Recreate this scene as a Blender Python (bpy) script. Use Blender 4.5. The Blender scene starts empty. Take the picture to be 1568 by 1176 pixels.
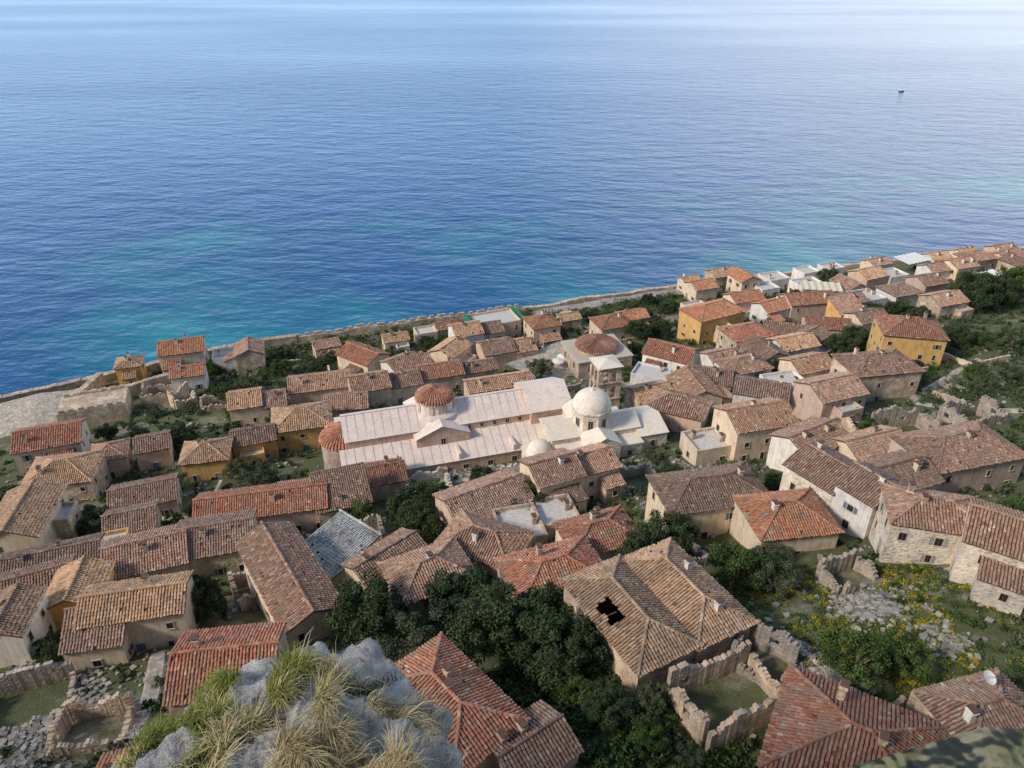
import bpy, math, random, bmesh
import numpy as np
from math import sin,cos,tan,pi,radians,sqrt,atan2
from mathutils import Vector, noise, Matrix
from mathutils.bvhtree import BVHTree
R=random.Random(7); NR=np.random.default_rng(7)
scene=bpy.context.scene; COL=scene.collection

# ------------------------------------------------------------------ terrain
CX=[-400,-133,-74,3,48,111,200,400]; CY=[60,162,196,221,238,256,279,320]
def T0(x,y):
    yc=np.interp(x,CX,CY); s=(yc-y)*.946
    z1=np.interp(s,[-60,-30,-6,-2,0,10,40,80,120,150,170],[-40,-12,-6,1,5,6,11,19,30,39,46])
    z2=np.interp(y,[-5,1,5,12,22,34,36],[104,103,90,72,56,30,-60])
    return np.maximum(z1,z2)
def T(x,y): return float(T0(x,y))

# ------------------------------------------------------------------ materials
def mat(name):
    m=bpy.data.materials.new(name); m.use_nodes=True
    nt=m.node_tree; b=nt.nodes['Principled BSDF']; b.inputs['Roughness'].default_value=.9
    b.inputs['Specular IOR Level'].default_value=.15
    return m,nt,b
def N(nt,t,**k):
    n=nt.nodes.new(t)
    for a,v in k.items(): setattr(n,a,v)
    return n
def ramp(nt,fac,stops,interp='LINEAR'):
    r=nt.nodes.new('ShaderNodeValToRGB'); r.color_ramp.interpolation=interp
    e=r.color_ramp.elements
    while len(e)<len(stops): e.new(.5)
    for i,(p,c) in enumerate(stops):
        e[i].position=p; e[i].color=(*c,1) if len(c)==3 else c
    nt.links.new(fac,r.inputs[0]); return r.outputs[0]
def mix(nt,f,a,b,mode='MIX'):
    n=nt.nodes.new('ShaderNodeMix'); n.data_type='RGBA'; n.blend_type=mode
    for s,v in ((n.inputs[0],f),(n.inputs[6],a),(n.inputs[7],b)):
        if hasattr(v,'is_output'): nt.links.new(v,s)
        else: s.default_value=v if not isinstance(v,tuple) else (*v,1)
    return n.outputs[2]
def noise_n(nt,vec,scale,detail=3,rough=.6):
    n=N(nt,'ShaderNodeTexNoise'); n.inputs['Scale'].default_value=scale; n.inputs['Detail'].default_value=detail; n.inputs['Roughness'].default_value=rough
    nt.links.new(vec,n.inputs['Vector']); return n.outputs['Fac']
def bump(nt,b,h,st=.5,dist=.1):
    n=N(nt,'ShaderNodeBump'); n.inputs['Strength'].default_value=st; n.inputs['Distance'].default_value=dist
    nt.links.new(h,n.inputs['Height']); nt.links.new(n.outputs[0],b.inputs['Normal'])
def coords(nt,kind='Object'):
    return nt.nodes.new('ShaderNodeTexCoord').outputs[kind]
def mathn(nt,op,a,b=None):
    n=N(nt,'ShaderNodeMath',operation=op)
    for i,v in enumerate((a,b)):
        if v is None: continue
        if hasattr(v,'is_output'): nt.links.new(v,n.inputs[i])
        else: n.inputs[i].default_value=v
    return n.outputs[0]

def stone_mat(name,cols,mortar,scale=2.2,plaster=None,pl_amt=.5):
    m,nt,b=mat(name); c=coords(nt)
    mp=N(nt,'ShaderNodeMapping'); mp.inputs['Scale'].default_value=(1,1,1.5); nt.links.new(c,mp.inputs[0]); v=mp.outputs[0]
    vo=N(nt,'ShaderNodeTexVoronoi'); vo.inputs['Scale'].default_value=scale; nt.links.new(v,vo.inputs['Vector'])
    sp=N(nt,'ShaderNodeSeparateColor'); nt.links.new(vo.outputs['Color'],sp.inputs[0])
    st=ramp(nt,sp.outputs[0],[(i/(len(cols)-1),k) for i,k in enumerate(cols)])
    e=ramp(nt,vo.outputs['Distance'],[(.35,(1,1,1)),(.6,(0,0,0))])
    col=mix(nt,e,mortar,st)
    n1=noise_n(nt,c,.5,4,.65)
    if plaster:
        f=ramp(nt,n1,[(pl_amt-.04,(0,0,0)),(pl_amt+.04,(1,1,1))]); col=mix(nt,f,col,plaster)
    col=mix(nt,1.0,col,ramp(nt,n1,[(.3,(.68,.66,.64)),(.65,(1.12,1.1,1.08))]),'MULTIPLY')
    oi=N(nt,'ShaderNodeObjectInfo'); col=mix(nt,1.0,col,ramp(nt,oi.outputs['Random'],[(0,(.8,.81,.86)),(.5,(1.02,.98,.93)),(1,(1.18,1.14,1.08))]),'MULTIPLY')
    nt.links.new(col,b.inputs['Base Color']); bump(nt,b,e,.6,.06); return m
def plaster_mat(name,c0,dirt=(.72,.68,.64)):
    m,nt,b=mat(name); c=coords(nt)
    n1=noise_n(nt,c,.6,5,.7)
    col=mix(nt,1.0,c0,ramp(nt,n1,[(.32,dirt),(.5,(.96,.94,.92)),(.75,(1.08,1.07,1.05))]),'MULTIPLY')
    mp=N(nt,'ShaderNodeMapping'); mp.inputs['Scale'].default_value=(3,3,.25); nt.links.new(c,mp.inputs[0])
    n3=noise_n(nt,mp.outputs[0],1.2,3); col=mix(nt,1.0,col,ramp(nt,n3,[(.35,(.82,.8,.77)),(.55,(1,1,1))]),'MULTIPLY')
    oi=N(nt,'ShaderNodeObjectInfo'); col=mix(nt,1.0,col,ramp(nt,oi.outputs['Random'],[(0,(.85,.86,.9)),(1,(1.08,1.03,.97))]),'MULTIPLY')
    nt.links.new(col,b.inputs['Base Color']); return m
WALL={
 'sg':stone_mat('stone_grey',[(.26,.24,.22),(.4,.36,.32),(.52,.48,.44),(.34,.28,.23)],(.38,.34,.3),2.4),
 'st':stone_mat('stone_tan',[(.36,.28,.22),(.5,.4,.31),(.58,.49,.4),(.4,.34,.29)],(.48,.4,.32),2.2,(.6,.49,.4),.54),
 'sw':stone_mat('stone_white',[(.42,.4,.37),(.68,.64,.59),(.76,.72,.67),(.44,.38,.33)],(.68,.63,.57),2.2),
 'oc':plaster_mat('plaster_ochre',(.74,.47,.19)),
 'cr':plaster_mat('plaster_cream',(.77,.65,.51)),
 'pk':plaster_mat('plaster_pink',(.66,.5,.42)),
 'wh':plaster_mat('plaster_white',(.82,.8,.77)),
}
def roof_mat(name,dk,a,b_,lt):
    m,nt,b=mat(name); c=coords(nt)
    at=N(nt,'ShaderNodeAttribute',attribute_name='tv')
    col=ramp(nt,at.outputs['Fac'],[(0,dk),(.3,a),(.68,b_),(.95,lt),(1,(.58,.48,.4))])
    n1=noise_n(nt,c,.6,5,.75)
    col=mix(nt,ramp(nt,n1,[(.46,(0,0,0)),(.64,(.75,.75,.75))]),col,(.27,.21,.165))
    n2=noise_n(nt,c,3.3,3); col=mix(nt,ramp(nt,n2,[(.55,(0,0,0)),(.75,(.5,.5,.5))]),col,(.48,.4,.32))
    oi=N(nt,'ShaderNodeObjectInfo'); col=mix(nt,1.0,col,ramp(nt,oi.outputs['Random'],[(0,(.68,.72,.76)),(.5,(1,1,1)),(1,(1.2,1.14,1.05))]),'MULTIPLY')
    nt.links.new(col,b.inputs['Base Color']); return m
ROOF={
 'o':roof_mat('tile_orange',(.36,.14,.08),(.54,.21,.11),(.64,.29,.16),(.68,.42,.27)),
 'r':roof_mat('tile_red',(.24,.09,.06),(.4,.15,.095),(.5,.23,.15),(.56,.36,.26)),
 'b':roof_mat('tile_brown',(.17,.1,.075),(.31,.175,.125),(.42,.26,.19),(.53,.4,.32)),
 't':roof_mat('tile_tan',(.3,.17,.105),(.53,.31,.18),(.64,.42,.27),(.7,.54,.4)),
 'p':roof_mat('tile_pinkish',(.24,.135,.1),(.42,.235,.165),(.53,.34,.25),(.62,.48,.39)),
 'w':roof_mat('tile_whitewashed',(.5,.48,.43),(.68,.66,.61),(.78,.76,.71),(.82,.81,.77)),
}
def plain(name,c,rough=.8,var=True):
    m,nt,b=mat(name); b.inputs['Roughness'].default_value=rough
    if var:
        n=noise_n(nt,coords(nt),2.5,4,.7); nt.links.new(mix(nt,1.0,c,ramp(nt,n,[(.3,(.7,.68,.66)),(.6,(1.05,1.05,1.05))]),'MULTIPLY'),b.inputs['Base Color'])
    else: b.inputs['Base Color'].default_value=(*c,1)
    return m
M_ROOFBASE=plain('roof_mortar',(.15,.09,.065))
M_PANE=plain('window_glass',(.03,.032,.035),.25,False)
M_TRIM=plain('stone_trim',(.58,.49,.4))
M_SHUT=[plain('shutter_brown',(.16,.09,.05)),plain('shutter_green',(.07,.13,.09)),plain('shutter_blue',(.12,.2,.3)),plain('shutter_grey',(.32,.32,.32))]
M_WHITE=plain('white_render',(.8,.77,.73)); M_PALE=plain('pale_terrace',(.62,.59,.55)); M_LIMEP=plaster_mat('limewash_roof',(.85,.76,.72),(.86,.83,.8))
M_CREAMD=plaster_mat('cream_dome',(.85,.8,.72),(.9,.87,.83))
M_TRUNK=plain('bark',(.17,.14,.11))
M_PAVE=stone_mat('paving_stone',[(.4,.37,.33),(.5,.46,.41),(.58,.53,.47)],(.37,.34,.3),1.6)
def leaf_mat(name,dk,md,lt):
    m,nt,b=mat(name); at=N(nt,'ShaderNodeAttribute',attribute_name='tv')
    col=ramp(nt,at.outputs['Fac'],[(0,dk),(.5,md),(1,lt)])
    oi=N(nt,'ShaderNodeObjectInfo'); col=mix(nt,1.0,col,ramp(nt,oi.outputs['Random'],[(0,(.8,.85,.85)),(1,(1.15,1.1,1))]),'MULTIPLY')
    nt.links.new(col,b.inputs['Base Color']); b.inputs['Roughness'].default_value=.7; return m
M_LEAF=[leaf_mat('foliage_dark',(.022,.036,.018),(.046,.07,.032),(.09,.12,.055)),
        leaf_mat('foliage_olive',(.045,.06,.035),(.09,.11,.062),(.16,.18,.105)),
        leaf_mat('foliage_green',(.03,.052,.018),(.066,.105,.03),(.12,.17,.05))]
M_DRYG=leaf_mat('dry_grass',(.24,.17,.08),(.5,.39,.21),(.68,.58,.37))
M_GRASS=leaf_mat('green_grass',(.07,.09,.015),(.18,.21,.035),(.32,.33,.08))
M_YEL=leaf_mat('yellow_flowers',(.3,.2,.01),(.55,.38,.02),(.68,.5,.05))

# ------------------------------------------------------------------ mesh helpers
class MB:
    def __init__(s): s.v=[]; s.f=[]; s.m=[]
    def poly(s,pts,mi=0):
        k=len(s.v); s.v+= [tuple(p) for p in pts]; s.f.append(tuple(range(k,k+len(pts)))); s.m.append(mi)
    def box(s,c,d,mi=0,rz=0,taper=1):
        k=len(s.v); ca,sa=cos(rz),sin(rz)
        for z in (-1,1):
            t=taper if z>0 else 1
            for x,y in ((-1,-1),(1,-1),(1,1),(-1,1)):
                X=x*d[0]/2*t; Y=y*d[1]/2*t
                s.v.append((c[0]+X*ca-Y*sa,c[1]+X*sa+Y*ca,c[2]+z*d[2]/2))
        for q in ((0,3,2,1),(4,5,6,7),(0,1,5,4),(1,2,6,5),(2,3,7,6),(3,0,4,7)):
            s.f.append(tuple(k+i for i in q)); s.m.append(mi)
    def lathe(s,c,prof,n=24,mi=0,a0=0,a1=2*pi):
        k=len(s.v); full=abs(a1-a0-2*pi)<1e-6; cols=n if full else n+1
        for r,z in prof:
            for i in range(cols):
                a=a0+(a1-a0)*i/n; s.v.append((c[0]+r*cos(a),c[1]+r*sin(a),c[2]+z))
        for j in range(len(prof)-1):
            for i in range(n):
                i2=(i+1)%cols
                s.f.append((k+j*cols+i,k+j*cols+i2,k+(j+1)*cols+i2,k+(j+1)*cols+i)); s.m.append(mi)
    def obj(s,name,mats,parent=None,smooth=False):
        me=bpy.data.meshes.new(name); me.from_pydata(s.v,[],s.f)
        for m in mats: me.materials.append(m)
        me.polygons.foreach_set('material_index',s.m)
        if smooth: me.polygons.foreach_set('use_smooth',[True]*len(s.f))
        o=bpy.data.objects.new(name,me); COL.objects.link(o)
        if parent: o.parent=parent
        return o
def quads_obj(name,V,tv,m,parent=None,link=True):
    n=len(V)//4; me=bpy.data.meshes.new(name)
    me.vertices.add(n*4); me.vertices.foreach_set('co',np.asarray(V,dtype=np.float32).ravel())
    me.loops.add(n*4); me.loops.foreach_set('vertex_index',np.arange(n*4,dtype=np.int32))
    me.polygons.add(n); me.polygons.foreach_set('loop_start',np.arange(0,n*4,4,dtype=np.int32))
    me.update(calc_edges=True)
    a=me.attributes.new('tv','FLOAT','FACE'); a.data.foreach_set('value',np.asarray(tv,dtype=np.float32))
    me.materials.append(m)
    if not link: return me
    o=bpy.data.objects.new(name,me); COL.objects.link(o)
    if parent: o.parent=parent
    return o
def empty(name,x=0,y=0,z=0,yaw=0,parent=None):
    e=bpy.data.objects.new(name,None); e.location=(x,y,z); e.rotation_euler=(0,0,yaw); e.empty_display_size=1; COL.objects.link(e)
    if parent: e.parent=parent
    return e

# ------------------------------------------------------------------ roofs
def tile_face(acc,P0,e,s,n,La,B,ml,mr,sp,tl,hole=None):
    P0,e,s,n=[np.array(q,float) for q in (P0,e,s,n)]
    nc=max(1,int(round(La/sp))); rows=[]
    for i in range(nc):
        a=(i+.5)*La/nc; bm=B
        if ml>0: bm=min(bm,a/ml)
        if mr>0: bm=min(bm,(La-a)/mr)
        b=-.12+R.uniform(-.07,.07)
        while b<bm-.05:
            b1=min(b+tl,bm)
            if not (hole and hole[0]+.2*sin(b*5)<a<hole[1]+.25*sin(b*4) and hole[2]+.3*sin(a*3)<b+tl/2<hole[3]+.3*sin(a*4)) and R.random()>.008: rows.append((a,b,b1+.06))
            b+=tl
    if not rows: return
    A=np.array(rows); k=len(A); w=La/nc
    a=A[:,0]+NR.normal(0,.018,k); a2=A[:,0]+NR.normal(0,.022,k); h=NR.normal(0,.014,k)+.03*np.sin(A[:,0]*.9+P0[2])*np.sin(A[:,1]*1.1)+.03
    r=w*.40; prof=[(-1,0),(-.55,.75),(.55,.75),(1,0)]
    def ring(aa,bb,sc,lift):
        return [P0+np.outer(aa+px*r*sc,e)+np.outer(bb,s)+np.outer(pz*r*sc+lift+h,n) for px,pz in prof]
    lo=ring(a,A[:,1],1.06,.05); up=ring(a2,A[:,2],.88,.0)
    qs=[np.stack([lo[i],lo[i+1],up[i+1],up[i]],1) for i in range(3)]
    tv=np.clip(NR.beta(2.6,2.6,k),0,1); tv=np.where(NR.random(k)<.02,1,tv)
    for q in qs: acc[0].append(q[:,::-1,:].reshape(-1,3)); acc[1].append(tv)
def cap_line(acc,A,B,w,up=(0,0,1)):
    A=Vector(A);B=Vector(B); d=(B-A); L=d.length
    if L<.3: return
    d.normalize(); e=d.cross(Vector(up)).normalized(); n=e.cross(d).normalized()
    tile_face(acc,tuple(A-e*w/2-n*.02),tuple(e),tuple(d),tuple(n),w,L,0,0,w,.5)
def roof(par,L,W,h,kind,rc,pitch,near=True,hole=None,o=.3):
    sp=.33 if near else .42; tl=.45 if near else .6
    p=radians(pitch); c_,s_=cos(p),sin(p); l=L/2+o; w=W/2+o; ze=h-o*tan(p)+.15
    acc=([],[]); mb=MB()
    th=.14
    def up(q,d=-.02): return (q[0],q[1],q[2]+d)
    if kind in 'GH':
        zr=ze+w*tan(p); rx=l if kind=='G' else l-w
        E=[(-l,-w,ze),(l,-w,ze),(l,w,ze),(-l,w,ze)]; r0=(-rx,0,zr); r1=(rx,0,zr)
        B=w/c_; m_=0 if kind=='G' else c_
        if hole:
            a0,a1,b0,b1=hole
            def pt(a,b): return (-l+a,-w+b*c_,ze+b*s_)
            I=[pt(a0,b0),pt(a1,b0),pt(a1,b1),pt(a0,b1)]; O=[E[0],E[1],r1,r0]
            for i in range(4): mb.poly([O[i],O[(i+1)%4],I[(i+1)%4],I[i]])
        else:
            mb.poly([E[0],E[1],r1,r0])
        mb.poly([E[2],E[3],r0,r1])
        if kind=='H': mb.poly([E[3],E[0],r0]); mb.poly([E[1],E[2],r1])
        loop=E if kind=='H' else [E[0],E[1],r1,E[2],E[3],r0]
        lo=[(q[0],q[1],q[2]-th) for q in loop]
        for i in range(len(loop)):
            j=(i+1)%len(loop); mb.poly([lo[i],lo[j],loop[j],loop[i]])
        if not hole:
            if kind=='H': mb.poly([lo[3],lo[2],lo[1],lo[0]])
            else: mb.poly([lo[1],lo[0],lo[5],lo[2]]); mb.poly([lo[4],lo[3],lo[2],lo[5]])
        else:
            q=.5; mb.box((-l+a0+(a1-a0)*q,-w+(b0+b1)/2*c_,ze+(b0+b1)/2*s_-.5),(.12,(b1-b0)*c_,.12))
        tile_face(acc,E[0],(1,0,0),(0,c_,s_),(0,-s_,c_),2*l,B,m_,m_,sp,tl,hole)
        tile_face(acc,E[2],(-1,0,0),(0,-c_,s_),(0,s_,c_),2*l,B,m_,m_,sp,tl)
        if kind=='H':
            tile_face(acc,E[3],(0,-1,0),(c_,0,s_),(-s_,0,c_),2*w,B,m_,m_,sp,tl)
            tile_face(acc,E[1],(0,1,0),(-c_,0,s_),(s_,0,c_),2*w,B,m_,m_,sp,tl)
            for a,b in ((E[0],r0),(E[3],r0),(E[1],r1),(E[2],r1)): cap_line(acc,up(a,.1),up(b,.1),.4)
        cap_line(acc,up(r0,.12),up(r1,.12),.42)
    elif kind=='S':
        B=2*w/c_; zt=ze+2*w*tan(p)
        Q=[(-l,-w,ze),(l,-w,ze),(l,w,zt),(-l,w,zt)]; lo=[(q[0],q[1],q[2]-th) for q in Q]
        mb.poly(Q); mb.poly(lo[::-1])
        for i in range(4): j=(i+1)%4; mb.poly([lo[i],lo[j],Q[j],Q[i]])
        tile_face(acc,Q[0],(1,0,0),(0,c_,s_),(0,-s_,c_),2*l,B,0,0,sp,tl)
        cap_line(acc,(-l,w,zt+.08),(l,w,zt+.08),.4)
    mb.obj('roof_slab',[M_ROOFBASE],par)
    quads_obj('roof_tiles',np.concatenate(acc[0]),np.concatenate(acc[1]),ROOF[rc],par)

def window(mb,o,d,n,cx,z,w,h,door=False,shut=None):
    o=Vector(o);d=Vector(d);n=Vector(n)
    rz=atan2(d.y,d.x)
    def bx(a,zz,sa,sz,dep,mi):
        c=o+d*a+n*(dep/2); mb.box((c.x,c.y,zz),(sa,dep,sz),mi,rz)
    c=o+d*cx
    a=c-d*w/2+n*.012; b=c+d*w/2+n*.012
    mb.poly([(a.x,a.y,z),(b.x,b.y,z),(b.x,b.y,z+h),(a.x,a.y,z+h)],3 if door else 0)
    bx(cx,z+h+.07,w+.3,.14,.09,1)
    if not door: bx(cx,z-.05,w+.26,.1,.13,1)
    bx(cx-w/2-.05,z+h/2,.1,h,.07,1); bx(cx+w/2+.05,z+h/2,.1,h,.07,1)
    if not door:
        bx(cx,z+h/2,.05,h,.04,2)
        if shut:
            for sgn in (-1,1): bx(cx+sgn*(w*.5+.12+w*.25),z+h/2,w*.48,h,.05,3)
def facade(mb,o,d,n,Ln,h,dens=.75,doorok=True):
    k=max(1,int(Ln/3.1)); dd=False
    for fl in range(max(1,int(h//2.9))):
        z=1.0+fl*2.8
        if z+1.3>h-.15: z=h-1.5
        if z<.6: z=.6
        for i in range(k):
            x=(i+.5)*Ln/k-Ln/2+R.uniform(-.4,.4)
            if doorok and fl==0 and not dd and R.random()<.35:
                dd=True; window(mb,o,d,n,x,.05,1.0,2.05,True); continue
            if R.random()<dens:
                w=R.choice([.6,.7,.85]); window(mb,o,d,n,x,z+R.uniform(-.1,.15),w,R.choice([.9,1.1,1.25]) if h>2.9 else .8,False,R.random()<.3)
FOOT=[]
def house(x,y,L,W,yaw,h,kind='G',rc='p',wc='st',name=None,pitch=23,hole=None,chim=True,dz=0,annex=True):
    if kind=='H' and W>L: L,W=W,L; yaw+=90
    a=radians(yaw); z0=T(x,y)+dz
    nm=name or {'sg':'stone_house','st':'stone_house','sw':'stone_house','oc':'ochre_house','cr':'cream_house','pk':'pink_house','wh':'white_house'}[wc]
    e=empty(nm,x,y,z0,a); FOOT.append((x,y,L,W,a))
    mb=MB(); l,w=L/2,W/2; bz=-4
    tp=tan(radians(pitch))
    B=[(-l,-w),(l,-w),(l,w),(-l,w)]
    for i in range(4):
        p,q=B[i],B[(i+1)%4]; hp=hq=h
        if kind=='S': hp=h+(p[1]+w)*tp; hq=h+(q[1]+w)*tp
        if kind=='G' and i in(1,3): mb.poly([(*p,bz),(*q,bz),(*q,h),(p[0],0,h+w*tp),(*p,h)])
        else: mb.poly([(*p,bz),(*q,bz),(*q,hq),(*p,hp)])
    if kind=='F':
        mb.poly([(*p,h-.02) for p in B],1); t=.28; ph=.55
        mb.box((0,-w+t/2,h+ph/2),(L+.01,t,ph)); mb.box((0,w-t/2,h+ph/2),(L+.01,t,ph))
        mb.box((-l+t/2,0,h+ph/2-.002),(t,W-2*t,ph)); mb.box((l-t/2,0,h+ph/2-.002),(t,W-2*t,ph))
    mb.obj('walls',[WALL[wc],M_PALE],e)
    wb=MB()
    for (o,d,n,Ln) in (((0,-w,0),(1,0,0),(0,-1,0),L),((l,0,0),(0,1,0),(1,0,0),W),((0,w,0),(-1,0,0),(0,1,0),L),((-l,0,0),(0,-1,0),(-1,0,0),W)):
        facade(wb,o,d,n,Ln,h,.75 if Ln==L else .55)
    if wb.f: wb.obj('windows',[M_PANE,M_TRIM,M_SHUT[0],R.choice(M_SHUT)],e)
    if kind!='F': roof(e,L,W,h,kind,rc,pitch,y<120,hole)
    if annex and kind in 'GH' and R.random()<.5:
        s=R.choice([-1,-1,1]); aw=R.uniform(3,min(6,L*.7)); ad=R.uniform(2.2,3.4); ah=max(2.2,h-R.uniform(1.6,3)); ox=R.uniform(-1,1)*(L-aw)/2
        ae=empty('annex',ox,s*(w+ad/2),0,0 if s<0 else pi,e); ab=MB(); q=tan(radians(14))
        P=[(-aw/2,-ad/2),(aw/2,-ad/2),(aw/2,ad/2),(-aw/2,ad/2)]
        flat=R.random()<.45
        for i in range(3+1):
            if i==2: continue
            p1,p2=P[i],P[(i+1)%4]; ab.poly([(*p1,bz),(*p2,bz),(*p2,ah+(0 if flat else (p2[1]+ad/2)*q)),(*p1,ah+(0 if flat else (p1[1]+ad/2)*q))])
        if flat:
            ab.poly([(*p,ah-.02) for p in P],1); ab.box((0,-ad/2+.12,ah+.3),(aw+.01,.24,.6)); ab.box((-aw/2+.12,.12,ah+.3),(.24,ad-.25,.598)); ab.box((aw/2-.12,.12,ah+.3),(.24,ad-.25,.598))
        awc=R.choice([wc,wc,'cr','wh','st']); ab.obj('annex_walls',[WALL[awc],M_PALE],ae)
        if not flat: roof(ae,aw,ad,ah,'S',R.choice([rc,'p']),14,y<120,None,.18)
        wb=MB(); window(wb,(0,-ad/2,0),(1,0,0),(0,-1,0),R.uniform(-.5,.5),max(.5,ah-1.7),.7,1.0); wb.obj('annex_window',[M_PANE,M_TRIM,M_SHUT[0],M_SHUT[0]],ae)
    if chim and R.random()<.75:
        cb=MB()
        for _ in range(R.choice([1,1,2])):
            cx=R.uniform(-.35,.35)*L; cy=R.uniform(-.3,.3)*W
            zt=h+(w*tp if kind in'GH' else .6)+.5
            cb.box((cx,cy,zt-1.3),(.55,.7,2.6)); cb.box((cx,cy,zt+.05),(.7,.86,.1),0)
            for sx in(-1,1): cb.box((cx+sx*.22,cy,zt+.2),(.1,.6,.2),0)
            cb.box((cx,cy,zt+.35),(.66,.82,.09),1)
        cb.obj('chimney',[WALL[R.choice(['cr','st','wh'])],M_ROOFBASE],e)
    return e
def ruin(x,y,L,W,yaw,h,wc='st',name='ruined_stone_house'):
    a=radians(yaw); e=empty(name,x,y,T(x,y),a); FOOT.append((x,y,L,W,a)); mb=MB()
    t=.5
    for (sx,sy,dx,dy,Ln) in ((-L/2,-W/2,1,0,L),(-L/2,W/2,1,0,L),(-L/2,-W/2+t,0,1,W-2*t),(L/2,-W/2+t,0,1,W-2*t)):
        n=max(2,int(Ln/.3)); st=Ln/n; hh=h*R.uniform(.4,1); wn=R.randrange(1,max(2,n-4)); tr=R.uniform(-.06,.06)
        for i in range(n):
            hh=min(h,max(.3,hh+tr+R.uniform(-.5,.48)))
            cx=sx+dx*(i+.5)*st; cy=sy+dy*(i+.5)*st; d=(st+.0,t*R.uniform(.85,1.15)) if dx else (t*R.uniform(.85,1.15),st)
            if wn<=i<wn+3 and hh>2.2:
                mb.box((cx,cy,(-3+1.0)/2),(*d,4.0)); mb.box((cx,cy,(2.0+hh)/2),(*d,hh-2.0))
            else: mb.box((cx,cy,(hh-3)/2),(*d,hh+3))
    mb.obj('walls',[WALL[wc]],e); return e

# ------------------------------------------------------------------ ground
def build_ground():
    xs=np.concatenate([np.arange(-700,-260,20),np.arange(-260,320,1.6),np.arange(320,760,20)])
    ys=np.concatenate([np.arange(-400,-20,20),np.arange(-20,300,1.6),np.arange(300,420,12)])
    X,Y=np.meshgrid(xs,ys); Z=T0(X,Y)
    V=np.stack([X.ravel(),Y.ravel(),Z.ravel()],1)
    for i in range(len(V)):
        x,y,z=V[i]
        if -260<x<320 and -20<y<300:
            k=noise.noise((x*.08,y*.08,0))*.7+noise.noise((x*.35,y*.35,3))*.3
            if y<34: k*=3.5
            V[i,2]+=k
    nx,ny=len(xs),len(ys); idx=np.arange(nx*ny).reshape(ny,nx)
    F=np.stack([idx[:-1,:-1],idx[:-1,1:],idx[1:,1:],idx[1:,:-1]],-1).reshape(-1,4)
    me=bpy.data.meshes.new('ground'); me.from_pydata(V.tolist(),[],F.tolist()); me.polygons.foreach_set('use_smooth',[True]*len(F))
    m,nt,b=mat('ground_soil'); c=coords(nt)
    n1=noise_n(nt,c,.09,5,.65); n2=noise_n(nt,c,.9,5,.7); n3=noise_n(nt,c,4,4,.7)
    soil=ramp(nt,n2,[(.3,(.17,.14,.1)),(.5,(.3,.26,.19)),(.7,(.42,.38,.31))])
    grass=ramp(nt,n3,[(.3,(.035,.05,.018)),(.5,(.08,.105,.035)),(.72,(.17,.18,.075))])
    f=ramp(nt,n1,[(.37,(0,0,0)),(.47,(1,1,1))])
    f2=mix(nt,.35,f,ramp(nt,n3,[(.45,(0,0,0)),(.55,(1,1,1))]))
    col=mix(nt,f2,soil,grass)
    ge=N(nt,'ShaderNodeNewGeometry'); sx=N(nt,'ShaderNodeSeparateXYZ'); nt.links.new(ge.outputs['Normal'],sx.inputs[0])
    rf=ramp(nt,sx.outputs['Z'],[(.6,(1,1,1)),(.78,(0,0,0))]); rock=ramp(nt,n2,[(.3,(.16,.15,.14)),(.7,(.46,.44,.41))])
    col=mix(nt,rf,col,rock)
    nt.links.new(col,b.inputs['Base Color']); bump(nt,b,n3,.8,.25)
    me.materials.append(m); o=bpy.data.objects.new('ground',me); COL.objects.link(o)
    return BVHTree.FromPolygons([tuple(v) for v in V],[tuple(q) for q in F])
GB=build_ground()
def gz(x,y):
    h=GB.ray_cast(Vector((x,y,200)),Vector((0,0,-1))); return h[0].z if h[0] else T(x,y)

# ------------------------------------------------------------------ sea
def build_sea():
    S=30000
    mb=MB(); mb.poly([(-S,-S,0),(S,-S,0),(S,S,0),(-S,S,0)])
    m,nt,b=mat('sea_water'); c=coords(nt)
    b.inputs['IOR'].default_value=1.33; b.inputs['Specular IOR Level'].default_value=.5
    sep=N(nt,'ShaderNodeSeparateXYZ'); nt.links.new(c,sep.inputs[0])
    d=mathn(nt,'SUBTRACT',sep.outputs['Y'],mathn(nt,'ADD',mathn(nt,'MULTIPLY',sep.outputs['X'],.35),221))
    n1=noise_n(nt,c,.012,3,.5)
    shal=mathn(nt,'ADD',mathn(nt,'MULTIPLY',d,-.0028),mathn(nt,'ADD',mathn(nt,'MULTIPLY',n1,3.0),-.9))
    col=ramp(nt,shal,[(0,(.016,.095,.27)),(.35,(.012,.095,.24)),(.75,(.012,.165,.26)),(1,(.02,.24,.3))])
    nt.links.new(col,b.inputs['Base Color'])
    mp=N(nt,'ShaderNodeMapping'); mp.inputs['Rotation'].default_value=(0,0,radians(30)); mp.inputs['Scale'].default_value=(.5,1,1); nt.links.new(c,mp.inputs[0]); v=mp.outputs[0]
    w1=noise_n(nt,v,.3,3,.6); w2=noise_n(nt,v,.085,2,.5)
    h=mathn(nt,'ADD',mathn(nt,'MULTIPLY',w1,1.0),mathn(nt,'MULTIPLY',w2,2.2))
    n5=N(nt,'ShaderNodeMapping'); n5.inputs['Rotation'].default_value=(0,0,radians(-10)); n5.inputs['Scale'].default_value=(.3,1,1); nt.links.new(c,n5.inputs[0])
    sl=noise_n(nt,n5.outputs[0],.003,3,.5)
    h=mathn(nt,'MULTIPLY',h,ramp(nt,sl,[(.4,(1,1,1)),(.65,(.55,.55,.55))]))
    bump(nt,b,h,1.0,.62)
    rr=ramp(nt,sl,[(.4,(.17,.17,.17)),(.65,(.1,.1,.1))]); nt.links.new(rr,b.inputs['Roughness'])
    mb.obj('sea',[m])
build_sea()

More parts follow.
